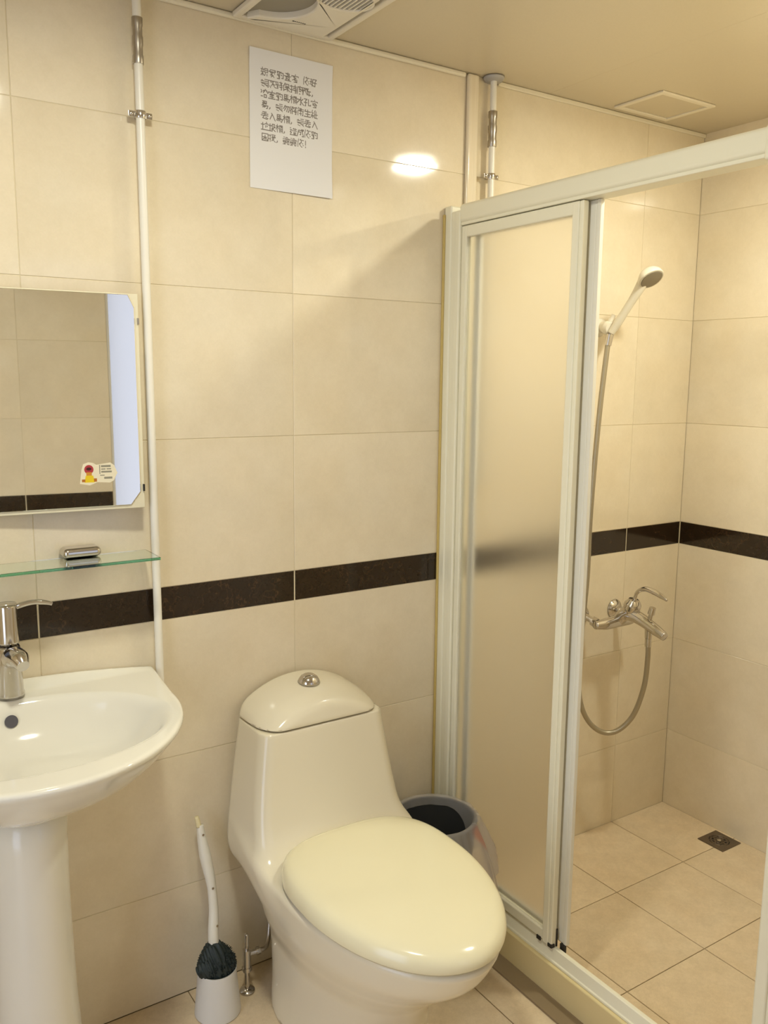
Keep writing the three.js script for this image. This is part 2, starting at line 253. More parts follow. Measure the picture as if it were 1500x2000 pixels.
// ---------------------------------------------------------------- toilet
{
  const t = thing('toilet', 'ivory one-piece toilet with closed domed seat lid standing against the back wall', 'toilet', [1.061, 0, 0]);
  const egg = [[0, 0.075, 0.515, 0.155], [0.10, 0.075, 0.515, 0.152], [0.19, 0.07, 0.55, 0.156], [0.27, 0.06, 0.632, 0.182], [0.335, 0.05, 0.705, 0.199], [0.40, 0.05, 0.744, 0.204]];
  const tank = [[0.28, 0.198, 0.30], [0.36, 0.200, 0.285], [0.42, 0.198, 0.235], [0.48, 0.192, 0.205], [0.56, 0.182, 0.188], [0.69, 0.163, 0.172]];
  const eggField = (x, z, zb, zf, w) => { const zc = zb + (zf - zb) * 0.44, l = z > zc ? zf - zc : zc - zb, n = z > zc ? 2.0 : 2.9; return (Math.pow(Math.pow(Math.abs(x) / w, n) + Math.pow(Math.abs(z - zc) / l, n), 1 / n) - 1) * Math.min(w, l); };
  const slab = (x, z, w, zb, zf, r) => { const a = Math.abs(x) - w + r, b = Math.abs(z - (zb + zf) / 2) - (zf - zb) / 2 + r; return Math.hypot(Math.max(a, 0), Math.max(b, 0)) + Math.min(Math.max(a, b), 0) - r; };
  const body = (x, y, z) => {
    const [zb, zf, w] = table(egg, y), bowl = smax(eggField(x, z, zb, zf, w), y - 0.402, 0.016), [tw, tf] = table(tank, y);
    const tk = smax(smax(slab(x, z, tw, 0.010, tf, 0.034), y - 0.688, 0.004), 0.315 - y + Math.max(0, z - 0.05) * 0.25, 0.09);
    return Math.max(smin(bowl, tk, 0.065), 0.0008 - y, 0.0025 - z);
  };
  part('body', nets(body, [-0.23, -0.008, -0.01], [0.23, 0.70, 0.76], 0.0075), ceramicToilet, t);
  const lid = (x, y, z) => { const arch = Math.hypot(x, y - 0.534 + 0.026 * Math.pow(clamp(z, 0, 0.2) / 0.15, 3)) - 0.236; return Math.max(smax(smax(arch, slab(x, z, 0.1635, 0.0105, 0.1725 - Math.max(0, y - 0.70) * 0.20, 0.033), 0.014), 0.6905 - y, 0.004), 0.003 - z); };
  part('tank_lid', nets(lid, [-0.185, 0.675, -0.005], [0.185, 0.785, 0.19], 0.005), ceramicToilet, t);
  const b = part('flush_button', lathe([[0.0001, 0.0165], [0.008, 0.0158], [0.015, 0.0132], [0.021, 0.0085], [0.0255, 0.001], [0.0275, -0.0045], [0.0001, -0.0045]]), chrome, t); b.position.set(-0.003, 0.7675, 0.088); b.rotation.x = 0.12;
  const rings = [[1, 0], [1.004, 0.006], [1.0, 0.014], [0.985, 0.022], [0.955, 0.029], [0.90, 0.035], [0.80, 0.040], [0.62, 0.045], [0.42, 0.0485], [0.2, 0.0505], [0, 0.051]], M = 96;
  const dome = (zb, zf, w, rr, y0, tilt) => {
    const pos = [], idx = []; rr.forEach(([s, y]) => { for (let j = 0; j < M; j++) {
      const a = j / M * Math.PI * 2, c = Math.cos(a), q = Math.sin(a), zc = zb + (zf - zb) * 0.40, n = q > 0 ? 1.93 : 3.1, l = q > 0 ? zf - zc : zc - zb;
      const X = Math.sign(c) * Math.pow(Math.abs(c), 2 / n) * w * s, Z = zc + Math.sign(q) * Math.pow(Math.abs(q), 2 / n) * l * s; pos.push(X, y0 + y + tilt * (zf - Z) * Math.min(1, y / 0.02), Z); } });
    for (let i = 0; i < rr.length - 1; i++) for (let j = 0; j < M; j++) { const a = i * M + j, d = i * M + (j + 1) % M; idx.push(a, a + M, d, d, a + M, d + M); }
    const g = new THREE.BufferGeometry(); g.setAttribute('position', new THREE.Float32BufferAttribute(pos, 3)); g.setAttribute('uv', new THREE.Float32BufferAttribute(new Float32Array(pos.length / 3 * 2), 2)); g.setIndex(idx); g.computeVertexNormals(); return g;
  };
  part('seat', dome(0.230, 0.739, 0.196, [[0.9, 0], [0.985, 0], [0.992, 0.004], [0.985, 0.009], [0.9, 0.010]], 0.402, 0), seatPlastic, t);
  part('seat_lid', dome(0.222, 0.745, 0.202, rings, 0.4125, 0.022), seatPlastic, t, 'glossy cream domed lid');
}

// ---------------------------------------------------------------- basin on its pedestal
{
  const t = thing('washbasin', 'white ceramic basin with curved front on a tall pedestal against the back wall', 'basin', [0.395, 0, 0]);
  const S = [[0.66, 0.26], [0.68, 0.32], [0.705, 0.46], [0.735, 0.64], [0.765, 0.78], [0.795, 0.88], [0.820, 0.947], [0.838, 0.989], [0.848, 1.0], [0.90, 1.0]];
  const outline = (x, z) => z > 0.19 ? (Math.hypot(x / 0.293, (z - 0.19) / 0.317) - 1) * 0.29 : Math.abs(x) - 0.293 - 0.019 * (0.19 - z) / 0.19;
  const f = (x, y, z) => {
    const [s] = table(S, y), X = x / s, Z = 0.17 + (z - 0.17) / s, top = y - (0.846 + 0.022 * (1 - Math.min(1, (x / 0.3) ** 2)) * (1 - smooth(0.004, 0.040, z)));
    const outer = smax(smax(outline(X, Z) * s, top, 0.014), 0.668 - y, 0.01), e = Math.hypot(x / 0.25, (z - 0.255) / 0.179);
    const cav = Math.max((e - 1.0) * 0.18, (0.748 + 0.104 * Math.pow(Math.min(e, 1.3), 4.2) - y) * 0.75);
    return smax(smax(outer, -cav, 0.020), 0.0025 - z, 0.012);
  };
  const b = part('bowl', nets(f, [-0.34, 0.65, -0.01], [0.34, 0.89, 0.53], 0.005), ceramic, t);
  const h = part('overflow_hole', join(rod([0, 0, -0.004], [0, 0, 0.0048], 0.0120, 0.0125, 28)), std({ color: lin(0.09, 0.085, 0.095), roughness: 0.35 }), b, 'dark overflow hole'); h.position.set(-0.008, 0.812, 0.0955); h.lookAt(0.395 - 0.008, 0.812 + 0.05, 0.0955 + 0.12);
  part('drain_fitting', rod([0, 0.747, 0.255], [0, 0.7525, 0.255], 0.022, 0.019, 32), chrome, b);
  const p = lathe([[0.0001, 0.0008], [0.096, 0.0008], [0.094, 0.02], [0.084, 0.10], [0.075, 0.26], [0.0705, 0.45], [0.071, 0.60], [0.074, 0.674], [0.0001, 0.677]], 56); p.scale(1, 1, 1.12); p.translate(0, 0, 0.165); part('pedestal', p, ceramic, t);
}
{
  const t = thing('basin_mixer_tap', 'chrome upright basin tap with curved side lever on the basin deck', 'tap', [0.398, 0.8485, 0.050]);
  part('tap_body', lathe([[0.0001, 0], [0.0255, 0], [0.0258, 0.006], [0.0238, 0.012], [0.0230, 0.06], [0.0224, 0.100], [0.0195, 0.106], [0.0001, 0.107]]), chrome, t);
  part('spout', swept([[0, 0.076, 0.004], [0.003, 0.090, 0.034], [0.008, 0.092, 0.060], [0.011, 0.083, 0.080]], [0.016, 0.021, 0.0215, 0.019, 0.012]), chrome, t);
  const h = part('handle', lathe([[0.0001, 0.108], [0.0185, 0.1085], [0.0205, 0.114], [0.0202, 0.185], [0.0190, 0.192], [0.0001, 0.194]]), chrome, t);
  const lv = swept([[0.006, 0.179, 0.0], [0.028, 0.187, 0.006], [0.052, 0.191, 0.012], [0.076, 0.187, 0.018], [0.083, 0.184, 0.020]], [0.005, 0.0058, 0.0055, 0.0055, 0.0035]); part('lever', lv, chrome, h);
}

// ---------------------------------------------------------------- mirror, shelf, pipes, notice
{
  const t = thing('wall_mirror', 'frameless mirror with clipped corners and a sticker hanging above the basin', 'mirror', [0.335, 1.43, 0.014]); t.rotation.set(-0.0115, -0.082, 0, 'YXZ');
  const board = std({ color: lin(0.74, 0.68, 0.50), roughness: 0.4 });
  part('backing_board', span(0, 0.352, -0.2185, 0.2265, -0.006, 0, 0.0015), board, t);
  const sh = new THREE.Shape(); [[0.010, -0.183], [0.026, -0.2095], [0.322, -0.2095], [0.342, -0.183], [0.342, 0.198], [0.330, 0.2235], [0.026, 0.2235], [0.010, 0.198]].forEach(([x, y], i) => i ? sh.lineTo(x, y) : sh.moveTo(x, y));
  const g = new THREE.ExtrudeGeometry(sh, { depth: 0.003, bevelEnabled: true, bevelThickness: 0.0006, bevelSize: 0.0008, bevelSegments: 1 }); part('mirror_glass', g, std({ color: lin(0.93, 0.93, 0.87), metalness: 1, roughness: 0.015 }), t);
  part('mount', span(0.01, 0.04, -0.15, -0.10, -0.0118, -0.0055), board, t); part('mount', span(0.01, 0.04, 0.10, 0.15, -0.0136, -0.0055), board, t);
  part('wall_stop', span(0.325, 0.345, 0.11, 0.14, -0.0385, -0.0055), board, t);
  part('corner_clip', span(0.3485, 0.3525, -0.183, -0.168, -0.004, 0.004, 0.001), dark, t, 'small dark clip');
  part('corner_clip', span(0.3485, 0.3525, 0.165, 0.178, -0.004, 0.004, 0.001), brushed, t);
  const c = document.createElement('canvas'); c.width = 256; c.height = 160; const k = c.getContext('2d'); k.fillStyle = '#e6dcc0'; k.fillRect(0, 0, 256, 160);
  k.fillStyle = '#a8323a'; k.beginPath(); k.arc(62, 52, 30, 0, 7); k.fill(); k.fillStyle = '#3a1410'; k.beginPath(); k.ellipse(62, 48, 17, 10, 0, 0, 7); k.fill(); k.fillStyle = '#c98a2a'; k.fillRect(44, 70, 36, 24); k.fillStyle = '#e3c418'; k.beginPath(); k.moveTo(40, 92); k.lineTo(88, 92); k.lineTo(98, 138); k.lineTo(30, 138); k.fill(); k.fillStyle = '#b06a24'; k.fillRect(14, 116, 22, 18); k.fillRect(92, 112, 20, 22);
  k.fillStyle = '#8f8a78'; for (const [x, y, w, h] of [[130, 24, 6, 60], [142, 26, 64, 14], [142, 48, 30, 8], [178, 48, 30, 8], [142, 64, 70, 12], [134, 90, 30, 6], [160, 104, 54, 14]]) k.fillRect(x, y, w, h);
  const tx = new THREE.CanvasTexture(c); tx.colorSpace = THREE.SRGBColorSpace;
  const st = new THREE.Shape(); const P = [[0.0, 0.002], [0.004, 0.030], [0.008, 0.042], [0.018, 0.046], [0.028, 0.044], [0.034, 0.040], [0.062, 0.044], [0.070, 0.038], [0.076, 0.022], [0.068, 0.006], [0.060, 0.002], [0.035, 0.004], [0.02, -0.002]]; P.forEach(([x, y], i) => i ? st.lineTo(x, y) : st.moveTo(x, y));
  const sg = new THREE.ShapeGeometry(st), uv = sg.attributes.uv; for (let i = 0; i < uv.count; i++) uv.setXY(i, uv.getX(i) / 0.078, (uv.getY(i) + 0.003) / 0.05); sg.translate(0.220, -0.163, 0.0042); part('sticker', sg, std({ map: tx, roughness: 0.5, side: THREE.DoubleSide }), t, 'small white sticker with red and yellow patches');
}
{
  const t = thing('glass_shelf', 'clear glass shelf with green edge on a chrome bracket above the basin', 'shelf', [0.39, 1.112, 0]);
  const glass = std({ color: lin(1, 1, 1), transmission: 1, thickness: 0.006, roughness: 0.02, ior: 1.5, attenuationColor: lin(0.20, 0.62, 0.42), attenuationDistance: 0.10 });
  part('glass_pane', span(-0.29, 0.302, -0.003, 0.003, 0.020, 0.117, 0.0008), glass, t);
  for (const x of [-0.16, 0.162]) { const b = part('bracket', join(box(0.078, 0.021, 0.046, x, 0.0137, 0.0238, 0.0102, 6), box(0.072, 0.010, 0.046, x, -0.0085, 0.0238, 0.0048, 5), box(0.05, 0.022, 0.018, x, 0.002, 0.0098, 0.004, 3)), chrome, t, 'rounded chrome bracket gripping the glass'); b.userData.label = 'rounded chrome bracket gripping the glass'; }
}
function pipe(label, x0, x1, y0, y1, z, r, clampY, coupY, coupR) {
  const t = thing('water_pipe', label, 'pipe', [x0, 0, z]), at = (y) => lerp(x0, x1, (y1 - y) / (y1 - y0)) - x0;
  part('pipe', rod([at(y1), y1, 0], [at(y0), y0, 0], r), pvcPipe, t);
  const cp = []; for (let i = 0; i < 5; i++) cp.push([coupR * (i % 2 ? 0.93 : 1.04), coupY + 0.018 * i - 0.036 - 0.006], [coupR * (i % 2 ? 0.93 : 1.04), coupY + 0.018 * i - 0.036 + 0.009]);
  const g = lathe([[r * 0.9, cp[0][1]], ...cp, [r * 0.9, cp[cp.length - 1][1]]], 28); g.translate(at(coupY), 0, 0); part('coupling', g, brushed, t, 'ridged metal coupling');
  const c = lathe([[r * 0.95, clampY - 0.007], [r + 0.0025, clampY - 0.007], [r + 0.0025, clampY + 0.007], [r * 0.95, clampY + 0.007]], 28); c.translate(at(clampY), 0, 0);
  const k = part('wall_clamp', join(c, box(0.014, 0.012, 0.004, at(clampY) - r - 0.009, clampY, -0.001, 0.001), box(0.014, 0.012, 0.004, at(clampY) + r + 0.009, clampY, -0.001, 0.001), box(0.010, 0.010, z - 0.004, at(clampY), clampY, -(z + 0.004) / 2 + 0.001, 0.001)), chrome, t);
  for (const s of [-1, 1]) part('screw', blob(0.0042, at(clampY) + s * (r + 0.010), clampY, 0.002, 1, 1, 0.7, 12, 8), chrome, k);
  return t;
}
pipe('long white water pipe clamped to the back wall beside the mirror', 0.708, 0.7135, 0.80, CEIL - 0.001, 0.024, 0.0088, 2.0135, 2.152, 0.0104);
{ const t = pipe('short white water pipe near ceiling above the shower screen', 1.640, 1.640, 1.20, CEIL - 0.001, 0.022, 0.0085, 2.014, 2.13, 0.0112); const g = lathe([[0.0085, -0.012], [0.022, -0.012], [0.027, -0.005], [0.027, -0.0005], [0.0085, -0.0005]], 28); g.translate(0, CEIL, 0); part('ceiling_flange', g, std({ color: lin(0.42, 0.40, 0.38), roughness: 0.5 }), t); }
{
  const t = thing('paper_notice', 'white A4 paper notice with rows of printed Chinese characters on the wall above the toilet', 'notice', [1.0665, 2.0545, 0.0012]); t.rotation.z = -0.006;
  const glyphs = { 親: '20210242121432340545252926092649519151559195539355956659 8789', 愛: '2191 1322 5463 8292 0313 0393 2454 7485 3655 2767 6739 3579', 的: '2112 1141 1149 4149 1545 1949 6152 5292 9298 9878 6475', 貴: '2171 2173 7173 5054 0494 2575 2579 7579 2777 2979 3819 6999', 客: '5051 0292 0203 9293 4323 3464 6417 4569 3676 3679 7679 3979', 您: '2014 1319 5041 4191 6246 6264 3545 7585 1718 3669 6979 8797',
    好: '2111 2117 0444 4139 1769 5191 9174 7479 7969 4595', 請: '1222 0343 1545 1646 1849 5191 5393 0595 5699 5656 5699 5797', 隨: '0102 0109 0141 4132 3243 4151 6252 6191 7147 6474 6595 7698 2739', 時: '0131 0138 3138 0434 0838 5191 7074 4494 5696 8289 8979 6677', 保: '3014 1319 4181 4144 8184 4484 3595 6369 6628 6699', 持: '0242 2129 2919 0656 5292 7074 4494 5696 8489 8979 6677', 廁: '1191 4041 1109 3275 3245 7275 3444 3656 3949 8388 9389', 所: '0141 0148 0441 4144 6151 5158 5898 5494 7479', 浴: '0112 0413 0828 4132 7182 6034 6094 4676 4649 7679 4979', 室: '5051 0292 0203 9293 2474 4334 3465 2575 5559 2777 0999',
    馬: '2171 2126 2373 2575 2696 9689 8979 5156 1728 3748 5768', 桶: '2029 0242 2206 2245 5191 7183 5292 5259 9299 5595 5797 7279', 水: '5059 5949 0343 4307 8255 5599', 孔: '0141 4123 2329 2919 0545 6168 6898 9897', 容: '5051 0292 0203 9293 3424 6475 5426 5486 3676 3679 7679 3979', 易: '2171 2174 7174 2373 2474 3516 2696 9689 8979 5628 7648', 勿: '3115 3292 9288 8878 5227 7258', 將: '1119 3139 1434 0616 5341 5291 9165 4696 8489 8979 6677', 衛: '2012 2315 1416 1619 3161 4143 6163 3363 3464 3747 6747 7292 7494 8489 8979 5259', 生: '2113 1393 5159 2686 0999', 紙: '2013 1333 3316 2629 0646 0817 3748 6051 5159 5979 5595 7179 7999',
    丟: '7121 1393 5155 0595 4528 2889 6798', 入: '4152 5228 5299', 垃: '2128 0343 0949 7071 5292 6466 8485 4999', 圾: '2128 0343 0949 5181 8174 7494 9447 5159 5699', 造: '0111 0323 2306 0626 2609 0999 5142 4292 7174 3494 5657 5686 8658 5888', 成: '2292 2209 2454 5457 5747 6199 9979 8274 7191', 困: '1191 1119 9199 1999 5358 2575 5528 5588', 擾: '0232 2129 0636 4191 5253 8283 5393 4494 5575 5667 7648 5699', 謝: '1121 0333 0535 0636 0639 3639 0939 4141 4147 4161 6169 4363 4565 4767 7393 8289 8979 7576', 不: '0191 5125 5359 6387', '，': '2728 2819', '！': '2126 2829' };
  const lines = ['親愛的貴客 您好', '請隨時保持廁所，', '浴室的馬桶水孔容', '易，請勿將衛生紙', '丟入馬桶，請丟入', '垃圾桶，造成您的', '困擾，謝謝您！'];
  const c = document.createElement('canvas'); c.width = 840; c.height = 1176; const k = c.getContext('2d'); k.fillStyle = '#e9e7e6'; k.fillRect(0, 0, 840, 1176); k.strokeStyle = '#87807a'; k.lineCap = 'round';
  const x0 = 112, y0 = 146, dx = 72, dy = 91, sz = 66;
  lines.forEach((ln, r) => [...ln].forEach((ch, i) => { const w = r === 0 ? (i > 4 ? 1.02 * i - 0.3 : 1.06 * i) : i; const gl = glyphs[ch]; if (!gl) return; const s = gl.replace(/ /g, ''); k.lineWidth = ch === '，' || ch === '！' ? 8 : s.length > 44 ? 7 : 8.4; for (let p = 0; p + 3 < s.length; p += 4) { const q = [...s.slice(p, p + 4)].map(Number); k.beginPath(); k.moveTo(x0 + w * dx + q[0] * sz / 9, y0 + r * dy + q[1] * sz / 9); k.lineTo(x0 + w * dx + q[2] * sz / 9, y0 + r * dy + q[3] * sz / 9); k.stroke(); } }));
  const tx = new THREE.CanvasTexture(c); tx.colorSpace = THREE.SRGBColorSpace; tx.anisotropy = 4;
  const g = new THREE.BoxGeometry(0.2095, 0.294, 0.0004, 12, 16, 1), P = g.attributes.position; for (let i = 0; i < P.count; i++) { const x = P.getX(i), y = P.getY(i); P.setZ(i, P.getZ(i) + 0.0035 * smooth(0.07, 0.147, -y) * smooth(-0.1, 0.09, x) + 0.002 * smooth(0.11, 0.147, y)); } g.computeVertexNormals();
  part('sheet', g, std({ map: tx, roughness: 0.75 }), t);
}
{
  const t = thing('exhaust_fan', 'cream square ceiling exhaust fan with slatted round grille by the back wall', 'fan', [1.038, CEIL, 0.150]);
  const m = std({ color: lin(0.78, 0.72, 0.60), roughness: 0.35 }), mg = std({ color: lin(0.30, 0.27, 0.21), roughness: 0.6 });
  part('base_plate', span(-0.120, 0.120, -0.006, -0.0005, -0.131, 0.161, 0.002), mg, t);
  const ring = new THREE.Shape(); 
  const rq = (s, w, a, b) => { s.moveTo(-w, a); s.lineTo(w, a); s.lineTo(w, b); s.lineTo(-w, b); s.closePath(); }; rq(ring, 0.1205, -0.1325, 0.1625); const hole = new THREE.Path(); rq(hole, 0.104, -0.116, 0.146); ring.holes.push(hole);
  const rg = new THREE.ExtrudeGeometry(ring, { depth: 0.007, bevelEnabled: true, bevelThickness: 0.003, bevelSize: 0.004, bevelOffset: -0.004, bevelSegments: 2 }); rg.rotateX(Math.PI / 2); rg.translate(0, -0.004, 0); part('frame', rg, m, t);
  const pn = new THREE.Shape(); pn.moveTo(-0.098, -0.108); pn.lineTo(0.086, -0.108); pn.quadraticCurveTo(0.088, 0, 0.086, 0.138); pn.lineTo(-0.098, 0.138); pn.quadraticCurveTo(-0.093, 0.110, -0.078, 0.09); pn.absarc(-0.082, 0.0, 0.082, Math.PI / 2, -Math.PI / 2, true); pn.quadraticCurveTo(-0.093, -0.098, -0.098, -0.108);
  const gh = new THREE.Path(); gh.absellipse(0.030, 0.085, 0.058, 0.046, 0, Math.PI * 2); pn.holes.push(gh);
  const pg = new THREE.ExtrudeGeometry(pn, { depth: 0.012, bevelEnabled: true, bevelThickness: 0.003, bevelSize: 0.004, bevelOffset: -0.004, bevelSegments: 2, curveSegments: 24 }); pg.rotateX(Math.PI / 2); pg.translate(0, -0.005, 0); part('cover', pg, m, t);
  const gr = part('grille_well', (() => { const q = new THREE.CylinderGeometry(0.056, 0.056, 0.002, 32); q.scale(1, 1, 0.8); q.translate(0.030, -0.0075, 0.085); return q; })(), dark, t, 'dark well behind the slats');
  for (let i = -5; i <= 5; i++) { const l = 0.046 * Math.sqrt(1 - (i * 0.0098 / 0.058) ** 2); part('slat', box(0.0034, 0.007, 2 * l, 0.030 + i * 0.0098, -0.0142, 0.085, 0.001), m, gr); }
  const lg = []; for (let i = 0; i < 7; i++) lg.push(box(i === 0 ? 0.0042 : 0.003, 0.0006, i === 0 ? 0.004 : 0.0028, -0.012 + i * 0.0046, -0.0202, -0.062, 0.0002)); part('logo', join(...lg), dark, t, 'tiny dark printed mark');
}
{
  const t = thing('ceiling_hatch', 'small square cream access hatch in the ceiling over the shower', 'hatch', [2.189, CEIL, 0.119]); const m = std({ color: lin(0.82, 0.75, 0.60), roughness: 0.4 });
  part('frame', join(span(-0.112, -0.096, -0.006, -0.0003, -0.086, 0.086), span(0.096, 0.112, -0.006, -0.0003, -0.086, 0.086), span(-0.096, 0.096, -0.006, -0.0003, -0.086, -0.070), span(-0.096, 0.096, -0.006, -0.0003, 0.070, 0.086)), m, t); part('panel', span(-0.0945, 0.0945, -0.003, -0.0003, -0.0685, 0.0685), ceilingMat, t);
}

// ---------------------------------------------------------------- on the floor
{
  const t = thing('brush_holder', 'white tapered plastic brush holder on the floor beside the toilet', 'holder', [0.803, 0.0005, 0.100]);
  part('cup', lathe([[0.0001, 0], [0.054, 0], [0.0545, 0.003], [0.049, 0.06], [0.0455, 0.100], [0.0465, 0.112], [0.0445, 0.114], [0.0425, 0.104], [0.045, 0.06], [0.050, 0.006], [0.0001, 0.005]], 48), std({ color: lin(0.72, 0.70, 0.66), roughness: 0.4 }), t);
}
{
  const t = thing('toilet_brush', 'toilet brush with wavy white handle and dark bristles standing in the white holder', 'brush', [0.803, 0.0, 0.100]); const white = std({ color: lin(0.78, 0.75, 0.66), roughness: 0.35 });
  const hd = part('handle', swept([[-0.006, 0.150, 0.000], [-0.004, 0.20, -0.008], [0.002, 0.25, -0.018], [0.002, 0.31, -0.030], [-0.003, 0.36, -0.043], [-0.007, 0.40, -0.053], [-0.009, 0.432, -0.060], [-0.009, 0.447, -0.0625]], [0.0125, 0.0125, 0.012, 0.0108, 0.0105, 0.0125, 0.0138, 0.0112, 0.0075], 64, 20, 1), white, t);
  part('hanging_tip', swept([[-0.0125, 0.443, -0.0615], [-0.0165, 0.468, -0.0655]], [0.0062, 0.0062, 0.005], 10, 14), std({ color: lin(0.80, 0.70, 0.42), roughness: 0.4 }), hd, 'ivory hanging tip');
  for (const [x, y, z] of [[-0.008, 0.428, -0.0465], [0.001, 0.305, -0.0165], [0.003, 0.218, 0.0005]]) part('rivet', blob(0.0028, x, y, z, 1, 1, 0.5, 10, 8), std({ color: lin(0.25, 0.18, 0.10), roughness: 0.5 }), hd);
  const core = nets((x, y, z) => { let d = Math.hypot(x / 1.12, y - 0.118, z) - 0.040; d = smin(d, Math.hypot(x + 0.006, (y - 0.150) * 0.8, z) - 0.026, 0.02); const sp = Math.hypot(x + 0.043, y - 0.128, z - 0.01) - 0.010; d = smin(d, sp, 0.018); return d + 0.0022 * Math.sin(x * 420 + y * 130) * Math.sin(z * 400 + y * 260) ; }, [-0.065, 0.065, -0.055], [0.06, 0.19, 0.055], 0.0028);
  const bristle = std({ color: lin(0.012, 0.022, 0.022), roughness: 0.55 }); part('brush_head', core, bristle, t, 'dark green bristle head');
  const tufts = []; for (let i = 0; i < 420; i++) { const a = rnd() * 6.283, u = rnd() * 1.7 - 0.75, c = Math.sqrt(Math.max(0, 1 - Math.min(1, u * u))), d = [c * Math.cos(a), clamp(u, -1, 1), c * Math.sin(a)], p = [d[0] * 0.036, 0.122 + d[1] * 0.036, d[2] * 0.034], l = 0.011; tufts.push(rod(p, [p[0] + d[0] * l, p[1] + d[1] * l, p[2] + d[2] * l], 0.0011, 0.0008, 5)); }
  const bm = part('bristles', join(...tufts), bristle, t); bm.userData.kind = 'stuff';
}
{
  const t = thing('angle_valve', 'small chrome stop valve with hose on the floor behind the toilet', 'valve', [0.889, 0.0, 0.078]);
  part('escutcheon', lathe([[0.0001, 0.0008], [0.019, 0.0008], [0.018, 0.005], [0.008, 0.010], [0.0001, 0.010]], 28), chrome, t);
  part('riser', rod([0, 0.008, 0], [0, 0.078, 0], 0.0062), chrome, t);
  const b = part('valve_body', join(rod([0, 0.062, 0], [0, 0.112, 0], 0.0100), rod([0, 0.056, 0], [0, 0.066, 0], 0.0125, 0.0125, 6), rod([0, 0.098, 0], [0.030, 0.099, 0.002], 0.0065), rod([0.024, 0.0985, 0.0015], [0.034, 0.099, 0.002], 0.0095, 0.0095, 6)), chrome, t);
  part('handle', join(rod([0, 0.110, 0], [0, 0.128, 0], 0.0045), box(0.008, 0.034, 0.012, 0, 0.137, 0, 0.003)), chrome, b);
  part('hose', tube([[0.032, 0.099, 0.002], [0.050, 0.1, 0.002], [0.066, 0.115, -0.015], [0.08, 0.16, -0.035]], 0.0052, 30), brushed, t);
}
{
  const C = [1.388, 0.0005, 0.165], t = thing('waste_bin', 'round dark grey plastic waste bin on the floor between toilet and shower screen', 'bin', C), m = std({ color: lin(0.035, 0.036, 0.036), roughness: 0.45 });
  part('bin_body', lathe([[0.0001, 0], [0.078, 0], [0.080, 0.004], [0.1085, 0.338], [0.1125, 0.346], [0.1125, 0.353], [0.1095, 0.354], [0.1065, 0.346], [0.077, 0.006], [0.0001, 0.006]], 56), m, t);
  const b = thing('bin_bag', 'crumpled translucent white plastic bag hanging over the rim of the dark bin', 'bag', C), A = 240, R = 40, pos = [], idx = [], tint = [];
  for (let i = 0; i <= R; i++) for (let j = 0; j < A; j++) {
    const a = j / A * Math.PI * 2, face = Math.max(0, Math.cos(a - 1.0)), s = i / R;                      // fuller towards the room's right front
    const ruf = Math.sin(a * 11 + 1.3) * 0.5 + Math.sin(a * 17 + s * 3) * 0.35 + Math.sin(a * 29 + s * 5) * 0.2; let r, y;
    if (s < 0.45) { const q = 1 - s / 0.45; r = lerp(0.1045, 0.102 - 0.018 * face ** 3, q) - 0.002 + (0.0014 - 0.0 * face) * ruf * q - 0.004 * face * (0.5 + 0.5 * ruf) * q; y = lerp(0.353, 0.335 - 0.07 * face ** 2, q); }
    else if (s < 0.55) { const q = (s - 0.45) / 0.1; r = lerp(0.1025, 0.1165, q) + 0.002 * face * q; y = 0.3575 + 0.004 * Math.sin(q * Math.PI) + 0.005 * face * ruf * q; }
    else { const q = (s - 0.55) / 0.45, len = 0.018 + 0.008 * Math.sin(a * 5 + 2) + (0.155 + 0.03 * Math.sin(a * 13 + 1)) * face ** 1.1; r = 0.1170 + q * (0.003 + 0.004 * face) + (0.003 + 0.012 * face ** 2) * Math.sin(Math.min(q * 1.6, 1) * Math.PI * 0.5) + (0.003 + 0.017 * face ** 1.6) * ruf * Math.min(1, 0.25 + q * 1.5) + (0.034 * face ** 5 + 0.010 * face) * q; y = 0.3565 + 0.005 * face * ruf * (1 - q) - q * len + 0.004 * ruf * q; }
    let x = Math.cos(a) * r, z = Math.sin(a) * r; x = Math.min(x, z < 0 ? 0.1168 : 0.1210); pos.push(x, y, z); const pk = smooth(0.16, 0.04, Math.abs(a - 1.12 + Math.sin(s * 30) * 0.05)) * smooth(0.10, 0.03, Math.abs(s - 0.60)); tint.push(1, lerp(1, 0.62, pk), lerp(1, 0.56, pk));
  }
  for (let i = 0; i < R; i++) for (let j = 0; j < A; j++) { const p = i * A + j, q = i * A + (j + 1) % A; idx.push(p, p + A, q, q, p + A, q + A); }
  const g = new THREE.BufferGeometry(); g.setAttribute('position', new THREE.Float32BufferAttribute(pos, 3)); g.setAttribute('uv', new THREE.Float32BufferAttribute(new Float32Array(pos.length / 3 * 2), 2)); g.setIndex(idx); g.computeVertexNormals(); g.setAttribute('color', new THREE.Float32BufferAttribute(tint, 3));
  part('bag_film', g, std({ vertexColors: true, color: lin(0.93, 0.90, 0.87), transmission: 0.78, thickness: 0, roughness: 0.34, ior: 1.35, side: THREE.DoubleSide }), b);
}

